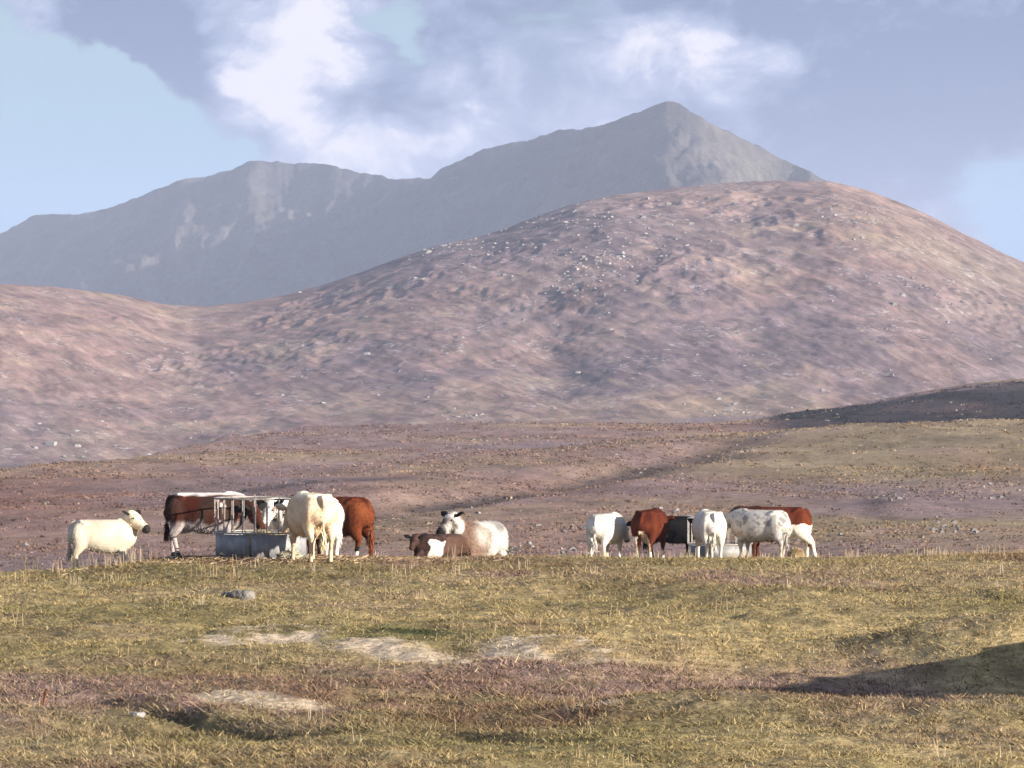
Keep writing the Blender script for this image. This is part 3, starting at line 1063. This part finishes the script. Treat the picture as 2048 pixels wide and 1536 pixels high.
    met = mesh_np('tail_tuft', np.array(tv), np.arange(len(tv)).reshape(-1, 4), np.array(tc), False)
    link('tail_tuft', met, M_TAIL, root)
    return root


def nz(p, s, seed):
    return mnoise.noise(Vector((p.x * s + seed * 7.3, p.y * s - seed * 2.1, p.z * s + seed)))


def mixc(a, b, t):
    t = max(0.0, min(1.0, t))
    return tuple(a[i] * (1 - t) + b[i] * t for i in range(3))


WHITE = (.72, .68, .60); CREAM = (.68, .60, .46); YCREAM = (.76, .60, .40); RED = (.125, .032, .014); DRED = (.075, .018, .010); DARK = (.036, .022, .018)
BLACK = (.018, .016, .016); GREY = (.40, .39, .385); PINK = (.55, .33, .26); DIRT = (.34, .22, .14)


def dirty(c, p, seed, amt=.6):
    """mud caked on belly and lower legs"""
    t = (1 - min(1, p.z / .62)) * .7 + .35 * nz(p, 3.2, seed)
    return mixc(c, DIRT, max(0, t) * amt)


def coat_cream(p, r, hd, s):
    if r == 'ear': return BLACK
    c = mixc(CREAM, (.60, .53, .40), .5 + .9 * nz(p, 3.5, s))
    if r == 'head':
        if hd > .42: return (.035, .028, .026)
        return mixc(YCREAM, (.82, .74, .52), .5 + nz(p, 9, s))
    return dirty(c, p, s, .8)


def coat_brownwhite(p, r, hd, s):
    c = mixc(DRED, DARK, .45 + .9 * nz(p, 2.6, s) + .55 * max(0, p.x - .1))  # darker forequarters: shade near the feeder painted into the coat
    if r == 'ear': return BLACK
    if r == 'head': return mixc(DARK, DRED, .4 + nz(p, 6, s))
    if r == 'tail': return DRED
    top = (p.z - 1.268) / .05 + 1.1 * nz(p, 4, s)
    c = mixc(c, (.80, .74, .68), top if abs(p.y) < .26 else 0)
    fl = nz(p, 7.5, s + 3)
    if fl > .22 and p.x > .25: c = mixc(c, (.66, .52, .46), (fl - .22) * 5)
    if p.z < .80: c = mixc(c, (.44, .38, .36), (.80 - p.z) / .16 + .9 * nz(p, 5, s))
    return dirty(c, p, s, .3)


def coat_whiteface(p, r, hd, s):
    if r == 'ear': return BLACK
    if r == 'head':
        if hd > .46: return (.25, .17, .14)
        if nz(p, 11, s) > .12 and hd < .24: return mixc(WHITE, (.16, .11, .08), .9)
        return WHITE
    return dirty(WHITE, p, s, .35)


def coat_ycream(p, r, hd, s):
    if r == 'tail': return (.80, .66, .42)
    if r == 'ear': return CREAM
    c = mixc(YCREAM, (.66, .46, .30), .3 + 1.0 * nz(p, 3, s))
    if p.z > 1.2: c = mixc(c, (.82, .74, .58), (p.z - 1.2) * 8)
    if p.z < .6 and p.x < -.2 and abs(p.y) < .12: c = mixc(c, PINK, .6)
    return dirty(c, p, s, .35)


def coat_red(p, r, hd, s):
    if r == 'ear': return DARK
    c = mixc(RED, (.16, .048, .018), .4 + 1.0 * nz(p, 2.5, s))
    if p.z > 1.22: c = mixc(c, DRED, .5 + nz(p, 5, s))
    if r == 'tail': return (.20, .07, .03)
    if p.x < -.4 and p.y > 0 and p.z < .34:
        c = WHITE if p.z < .24 else BLACK
    return c


def coat_white(p, r, hd, s):
    if r == 'ear': return BLACK
    if r == 'head' and hd > .44: return BLACK
    c = mixc(WHITE, (.66, .60, .48), .25 + .7 * nz(p, 2.5, s))
    if r == 'tail': return WHITE
    return dirty(c, p, s, .22)


def coat_redsock(p, r, hd, s):
    c = mixc(DRED, RED, .4 + 1.0 * nz(p, 2.6, s))
    if r == 'ear': return DRED
    if r == 'head': return c if hd < .1 else WHITE
    if r == 'tail': return DRED
    if p.x < -.25 and p.z < .80:
        if p.z < .80 - 7.0 * (p.y - .02) ** 2 + .05 * nz(p, 8, s) and abs(p.y) < .20: return mixc((.76, .66, .48), PINK, .25)
        if p.y > 0 and p.z < .66: return WHITE
    if p.z < .25: return WHITE
    return c


def coat_black(p, r, hd, s):
    if r == 'head' and hd > .3: return DARK
    c = mixc((.004, .004, .005), (.010, .009, .010), .4 + nz(p, 3, s))
    if p.z > 1.29 and abs(p.y) < .12: c = mixc(c, (.3, .27, .27), .7)
    return c


def coat_roan(p, r, hd, s):
    if r == 'ear': return BLACK
    c = mixc((.60, .57, .51), (.44, .41, .385), .4 + .8 * nz(p, 2.2, s))
    q = .55 * nz(p, 4.5, s + 2) + .45 * nz(p, 11, s)
    if q > .06: c = mixc(c, (.24, .23, .225), (q - .06) * 3.6)
    if q < -.26: c = mixc(c, (.46, .30, .20), (-.26 - q) * 5)
    if r == 'head': return mixc(WHITE, (.16, .14, .13), 1 if hd > .38 else .3 + 1.4 * nz(p, 6, s))
    return dirty(c, p, s, .75)


def coat_muddyroan(p, r, hd, s):
    if r == 'ear': return BLACK
    c = mixc((.58, .55, .49), (.24, .225, .215), .25 + 1.1 * nz(p, 3.4, s) + .5 * nz(p, 10, s))
    if r == 'head':
        return BLACK if hd > .40 else mixc((.62, .58, .52), (.10, .085, .075), .25 + 1.6 * nz(p, 5, s) + (.5 if .12 < hd < .3 else 0))
    if r == 'body' and p.x > .05:
        c = mixc(c, (.20, .13, .095), (p.x - .10) * 2.6 + .8 * nz(p, 3, s))
    return c


def coat_redwhite(p, r, hd, s):
    if r == 'ear': return BLACK
    c = mixc(DRED, RED, .55 + 1.0 * nz(p, 2.4, s))
    if p.x > .2: c = mixc(c, DARK, (p.x - .2) * 1.3)
    if r == 'tail': return RED
    lim = .90 + .06 * nz(p, 6, s)
    if p.x < -.30 and p.z < lim and p.x < -.30 - .2 * (p.z - .6): return (.80, .74, .60)
    return c


def coat_calf(p, r, hd, s):
    if r == 'ear': return BLACK
    if r in ('head',): return mixc(DARK, (.09, .05, .04), .5 + nz(p, 6, s))
    e = .30 * nz(p, 3.2, s) + .25 * (.35 - p.z)
    if p.x > .40 - e * .6: return mixc(DARK, (.10, .06, .06), .4 + nz(p, 7, s))
    if p.x > -.06 + e and p.z > .60 + .12 * nz(p, 5, s): return mixc(DARK, (.10, .06, .05), .5 + nz(p, 7, s))
    if p.x > -.06 + e: return (.82, .79, .73) if p.z > .10 else GREY  # grey low down is belly shade painted into the white
    return mixc((.085, .045, .032), (.13, .08, .058), .5 + nz(p, 4, s))


def at(px, Y):
    return (px - 1024.0) / FPX * Y


LYTAIL = [(-.72, 0, 1.22), (-.82, .05, 1.10), (-.86, .12, .90), (-.85, .2, .70), (-.80, .3, .64), (-.70, .36, .62)]
GL, GR = 'cattle round the left hay feeder', 'cattle round the right hay feeder'
# far left
cow('cream shaggy young bullock standing alone with its head raised', at(207, 91), 91, 6, .86, coat_cream, 'cattle resting apart', poll=(.68, -.06, 1.46), yaw=-38, pitch=-30,
    seed=3, furlen=.03, fur=1600, hs=1.36, name='bullock', cat='bullock', legs={'fl': .06, 'hl': -.05})
# left feeder
cow('dark brown cow with white back stripe, side on, head in the feeder', at(414, 86.9), 86.9, -6, 1.0, coat_brownwhite, GL, poll=(.98, -.16, 1.02), yaw=-40, pitch=-48, seed=5, udder=True,
    legs={'hl': -.10, 'hr': .06, 'fl': .05})
cow('white cow with black ears facing out from behind the left feeder', at(613, 87.9), 87.9, 221, 1.0, coat_whiteface, GL, poll=(1.0, .06, 1.22), yaw=22, pitch=-52, seed=8)
cow('cream cow seen from behind with long pale hanging tail', at(621, 83.25), 83.25, 110, 1.03, coat_ycream, GL, poll=(1.04, .05, 1.0), yaw=10, pitch=-50, seed=9, udder=True,
    furlen=.042, legs={'hl': .05, 'hr': -.06, 'fl': .1}, tail=[(-.72, 0, 1.28), (-.81, 0, 1.25), (-.875, 0, 1.12), (-.885, .01, .86), (-.885, .02, .64), (-.88, .02, .50)])
cow('plain chestnut cow with one white hind sock behind the cream cow', at(668, 90.2), 90.2, 152, 1.06, coat_red, GL, poll=(.98, .05, 1.22), yaw=10, pitch=-45, seed=12,
    legs={'hr': -.10, 'hl': .04})
# middle pair
cow('grey and white mottled cow with black ears lying with head raised', at(957, 90), 90, 238, .98, coat_muddyroan, 'cattle resting apart', poll=(.84, -.12, .92), yaw=-14, pitch=-36, seed=15,
    hs=1.15, lying=True, fur=3600, furlen=.045, tail=LYTAIL)
cow('small dark brown calf with a white middle lying in the grass', at(880, 88.2), 88.2, 187, .68, coat_calf, 'cattle resting apart', poll=(.80, .16, .66), yaw=70, pitch=-30, lying=True, seed=17,
    name='calf', cat='calf', tail=LYTAIL)
# right feeder
cow('clean white cow standing tail on at the left end of the right group', at(1214, 119.75), 119.75, 66, 1.03, coat_white, GR, poll=(1.0, -.05, 1.0), yaw=-10, pitch=-55, seed=19,
    legs={'hl': -.05, 'hr': .05})
cow('chestnut cow with white inner legs seen from behind', at(1302, 119.7), 119.7, 72, 1.10, coat_redsock, GR, poll=(1.0, .0, 1.05), yaw=0, pitch=-55, seed=21, udder=True,
    legs={'hl': .06, 'hr': -.04}, tail=[(-.72, 0, 1.28), (-.81, .0, 1.24), (-.865, .03, 1.1), (-.87, .06, .92), (-.865, .07, .76), (-.86, .07, .62)])
cow('black cow standing side on behind the chestnut cow with white inner legs', at(1346, 124.6), 124.6, 3, .97, coat_black, GR, poll=(.98, -.1, 1.12), yaw=-30, pitch=-50, seed=23)
cow('white cow seen squarely from behind in front of the right feeder', at(1417, 119.3), 119.3, 99, 1.08, coat_white, GR, poll=(1.02, 0, 1.0), yaw=0, pitch=-55, seed=25, udder=True,
    legs={'hl': .05, 'hr': -.05})
cow('speckled white and grey cow angled toward the right feeder', at(1519, 119.9), 119.9, 147, 1.08, coat_roan, GR, poll=(1.0, .1, 1.0), yaw=15, pitch=-55, seed=28,
    legs={'hl': -.08, 'hr': .06}, furlen=.038)
cow('large chestnut cow with white hind legs stretched back at the far end', at(1551, 124.6), 124.6, 173, 1.20, coat_redwhite, GR, poll=(1.0, .0, 1.20), yaw=0, pitch=-45, seed=31,
    legs={'hl': -.34, 'hr': -.12, 'fl': .08})


# ------------------------------------------------------------------ ring feeders
M_ZINC, _g, _b = base_mat('galvanised_steel', .45, .5)
_co = _g.node('ShaderNodeTexCoord').outputs['Object']
_n = _g.noise(_co, 6.0, 6, .65).outputs['Fac']
_n2 = _g.noise(_g.vec('MULTIPLY', _co, (9, 9, 1.2)), 1.0, 5, .6).outputs['Fac']
_c = _g.mix(_g.maprange(_n, .35, .7), (.22, .225, .23), (.34, .34, .335))
_c = _g.mix(_g.math('MULTIPLY', _g.maprange(_n2, .56, .70), .65), _c, (.20, .13, .085))
_g.l.new(_c, _b.inputs['Base Color']); _b.inputs['Metallic'].default_value = .1; _b.inputs['Roughness'].default_value = .7
M_BAR, _g, _b = base_mat('weathered_tube', .5, .4)
_co = _g.node('ShaderNodeTexCoord').outputs['Object']
_n = _g.noise(_co, 9.0, 5, .6).outputs['Fac']
_g.l.new(_g.mix(_g.maprange(_n, .4, .7), (.36, .34, .31), (.16, .13, .11)), _b.inputs['Base Color']); _b.inputs['Metallic'].default_value = .3


def torus_mesh(name, R, r, z, n=72, k=8):
    a = np.arange(n) * 2 * math.pi / n; b = np.arange(k) * 2 * math.pi / k
    A, B = np.meshgrid(a, b, indexing='ij')
    v = np.stack([(R + r * np.cos(B)) * np.cos(A), (R + r * np.cos(B)) * np.sin(A), z + r * np.sin(B)], -1).reshape(-1, 3)
    f = [(i * k + j, ((i + 1) % n) * k + j, ((i + 1) % n) * k + (j + 1) % k, i * k + (j + 1) % k) for i in range(n) for j in range(k)]
    return mesh_np(name, v, np.array(f))


def bar_mesh(z0, z1, r=.011):
    bm = bmesh.new()
    loft(bm, [(0, 0, z0, r, r), (0, 0, z1, r, r)], n=8, e=2)
    bmesh.ops.recalc_face_normals(bm, faces=bm.faces)
    me = bpy.data.meshes.new('bar'); bm.to_mesh(me); bm.free()
    me.materials.append(M_BAR)
    return me


def skirt_mesh(R, z0, z1, a0, a1, th=.006):
    n = 14
    v = []; f = []
    for i in range(n + 1):
        a = a0 + (a1 - a0) * i / n
        for (rr, z) in ((R, z0), (R, z1), (R - th, z1), (R - th, z0)):
            v.append((rr * math.cos(a), rr * math.sin(a), z))
    for i in range(n):
        b = i * 4
        for j in range(4):
            f.append((b + j, b + 4 + j, b + 4 + (j + 1) % 4, b + (j + 1) % 4))
    f += [(0, 1, 2, 3), (n * 4 + 3, n * 4 + 2, n * 4 + 1, n * 4)]
    return mesh_np('skirt_sheet', np.array(v), np.array(f), None, True)


def feeder(x, y, rz, label, R=.95, H=1.22, hs=.50, nb=24):
    e = empty('ring_feeder', (x, y, gz(x, y) - .02), rz)
    tag(e, label, 'feeder', 'ring feeders for hay')
    link('top_rail', torus_mesh('top_rail', R, .018, H), M_BAR, e)
    link('middle_rail', torus_mesh('middle_rail', R, .016, hs + .03), M_BAR, e)
    link('bottom_rail', torus_mesh('bottom_rail', R, .022, .03), M_BAR, e)
    bmh = bar_mesh(hs + .03, H)
    for i in range(nb):
        a = 2 * math.pi * i / nb + .09
        o = link('bar', bmh, None, e)
        o.location = (R * math.cos(a), R * math.sin(a), 0)
    for i in range(3):
        a = 2 * math.pi * i / 3
        s = link('skirt_sheet', skirt_mesh(R - .026, .03, hs, a + .02, a + 2.07), M_ZINC, e)
    return e


FX1, FY1 = at(522, 85.0), 85.0
FX2, FY2 = at(1440, 122.2), 122.2
feeder(FX1, FY1, .35, 'galvanised round hay feeder beside the brown cow with white back')
feeder(FX2, FY2, .1, 'galvanised round hay feeder mostly hidden behind white cows', hs=.45)

# ------------------------------------------------------------------ hay
M_HAY = col_mat('hay', 3.0, .25, rough=.9)


def hay(label, x, y, r, h, n, seed, z0=None, tint=C(.50, .41, .22)):
    rg = np.random.default_rng(seed)
    z0 = gz(x, y) if z0 is None else z0
    # mound core
    nr, na = 9, 22
    V = []; 
    for i in range(nr):
        t = i / (nr - 1)
        for j in range(na):
            a = 2 * math.pi * j / na
            rr = r * t * (1 + .18 * math.sin(3 * a + seed) + .10 * math.sin(7 * a + seed * 2))
            V.append((rr * math.cos(a), rr * math.sin(a), h * max(0, 1 - t * t) ** .6 * .82 * (1 + .12 * rg.normal() * t) - .03))
    F = [(i * na + j, (i + 1) * na + j, (i + 1) * na + (j + 1) % na, i * na + (j + 1) % na) for i in range(nr - 1) for j in range(na)]
    V = np.array(V)
    cv = np.clip(tint * .75 * (1 + rg.normal(0, .15, (len(V), 1))), .02, .8)
    # loose straws
    t = np.sqrt(rg.random(n)); a = rg.random(n) * 6.283
    bx, by = r * t * np.cos(a), r * t * np.sin(a)
    bz = h * np.maximum(0, 1 - t * t) ** .6 * .82
    yw = rg.random(n) * 6.283; el = rg.normal(.12, .35, n); ln = rg.uniform(.07, .20, n)
    d = np.stack([np.cos(yw) * np.cos(el), np.sin(yw) * np.cos(el), np.abs(np.sin(el))], -1) * ln[:, None]
    p = np.stack([bx, by, bz], -1) - d * .4
    p[:, 2] = np.maximum(p[:, 2], -.01)
    w = np.stack([-np.sin(yw), np.cos(yw), np.ones(n) * .6], -1) * .006
    S = np.stack([p - w, p + w, p + d + w * .6, p + d - w * .6], 1).reshape(-1, 3)
    cs = np.repeat(np.clip(tint * (.6 + .9 * rg.random((n, 1))), .02, .85), 4, 0)
    k = len(V)
    me = mesh_np('hay_heap', np.concatenate([V, S]), np.concatenate([np.array(F), np.arange(len(S)).reshape(-1, 4) + k]), np.concatenate([cv, cs]), False)
    o = link('hay_heap', me, M_HAY)
    o.location = (x, y, z0)
    return tag(o, label, 'hay', 'heaps of hay')


hay('hay lying inside the feeder beside the brown cow', FX1, FY1, .78, .50, 900, 3, gz(FX1, FY1) + .10)
hay('hay lying inside the feeder hidden behind white cows', FX2, FY2, .78, .42, 700, 4, gz(FX2, FY2) + .10)
hay('pale heap of spilt hay on the ground between feeder and cream cow', at(579, 84.2), 84.2, .22, .20, 500, 5, tint=C(.66, .60, .46))
hay('low grey green heap of hay left of the white cow seen squarely', at(1383, 121.0), 121.0, .34, .24, 500, 6, tint=C(.44, .42, .30))
hay('rounded straw coloured heap of hay before the stretched white hind legs', at(1592, 121.8), 121.8, .26, .36, 900, 7, tint=C(.48, .37, .21))



def litter():
    """loose hay trodden into the ground round the feeders"""
    V = []; CC = []
    for (cx, cy, sx, sy, n) in [(FX1 + .2, FY1 - .9, 1.7, 1.1, 1500), (FX2, FY2 - 1.6, 2.6, 1.5, 1300), (at(690, 88), 88, .9, .7, 350), (at(920, 87.5), 87.5, 1.0, .6, 300)]:
        xs = RNG.normal(cx, sx, n); ys = RNG.normal(cy, sy, n)
        zs = ground_z(xs, ys) + .005 + .03 * RNG.random(n)
        yw = RNG.random(n) * 6.283; ln = RNG.uniform(.08, .22, n)
        d = np.stack([np.cos(yw) * ln, np.sin(yw) * ln, RNG.random(n) * .05], -1)
        p = np.stack([xs, ys, zs], -1)
        w = np.stack([-np.sin(yw), np.cos(yw), np.ones(n) * .8], -1) * .007
        V.append(np.stack([p - w, p + w, p + d + w * .6, p + d - w * .6], 1).reshape(-1, 3))
        tint = np.where(RNG.random((n, 1)) < .5, C(.42, .32, .19), C(.26, .17, .10))
        CC.append(np.repeat(np.clip(tint * (.6 + .8 * RNG.random((n, 1))), .02, .8), 4, 0))
    V = np.concatenate(V)
    me = mesh_np('hay_litter', V, np.arange(len(V)).reshape(-1, 4), np.concatenate(CC), False)
    tag(link('hay_litter', me, M_HAY), 'loose trodden hay strewn on the ground round the feeders', 'hay litter', kind='stuff')


litter()

# dead dock plant by the ditch
def dock(x, y):
    e = empty('dead_dock_plant', (x, y, gz(x, y)))
    tag(e, 'short reddish brown dead plant standing beside the ditch', 'plant')
    rg = random.Random(5)
    m, g, b = base_mat('dead_dock', .9, .1)
    co = g.node('ShaderNodeTexCoord').outputs['Object']
    g.l.new(g.mix(g.maprange(g.noise(co, 25, 4).outputs['Fac'], .4, .6), (.16, .060, .035), (.24, .12, .075)), b.inputs['Base Color'])
    for k in range(5):
        bm = bmesh.new()
        a = rg.uniform(0, 6.28); h = rg.uniform(.14, .24); q = rg.uniform(.02, .07)
        loft(bm, [(0, 0, -.02, .006, .006), (math.cos(a) * q * .5, math.sin(a) * q * .5, h * .5, .005, .005), (math.cos(a) * q, math.sin(a) * q, h, .003, .003)], n=6)
        for i in range(26):
            t = rg.uniform(.45, 1.0)
            c = Vector((math.cos(a) * q * t, math.sin(a) * q * t, h * t))
            d = Vector((rg.gauss(0, 1), rg.gauss(0, 1), rg.gauss(.3, .6))).normalized() * rg.uniform(.012, .03)
            s = d.cross(Vector((0, 0, 1))).normalized() * .007
            bm.faces.new([bm.verts.new(c - s * .4), bm.verts.new(c + d * .5 - s), bm.verts.new(c + d), bm.verts.new(c + d * .5 + s)])
        me = bpy.data.meshes.new('stalk'); bm.to_mesh(me); bm.free()
        link('stalk', me, m, e)


dock(*flat(86, 1428))

# ------------------------------------------------------------------ haze
def build_haze():
    m = bpy.data.materials.new('haze')
    m.use_nodes = True
    g = NT(m.node_tree)
    g.n.clear()
    out = g.node('ShaderNodeOutputMaterial')
    v = g.node('ShaderNodeVolumePrincipled')
    v.inputs['Color'].default_value = (.66, .77, 1.0, 1)
    v.inputs['Density'].default_value = HAZE
    v.inputs['Anisotropy'].default_value = 0.0
    g.l.new(v.outputs[0], out.inputs['Volume'])
    x0, x1, y0, y1, z0, z1 = -24000, 24000, -3000, 10500, -60, 460
    V = np.array([(x, y, z) for z in (z0, z1) for x, y in ((x0, y0), (x1, y0), (x1, y1), (x0, y1))], float)
    F = np.array([(3, 2, 1, 0), (4, 5, 6, 7), (0, 1, 5, 4), (1, 2, 6, 5), (2, 3, 7, 6), (3, 0, 4, 7)])
    me = mesh_np('haze', V, F, None, False)
    tag(link('haze', me, m), 'thin bluish haze between the moor and the mountains', 'haze', kind='stuff')


HAZE = 0.000085
build_haze()
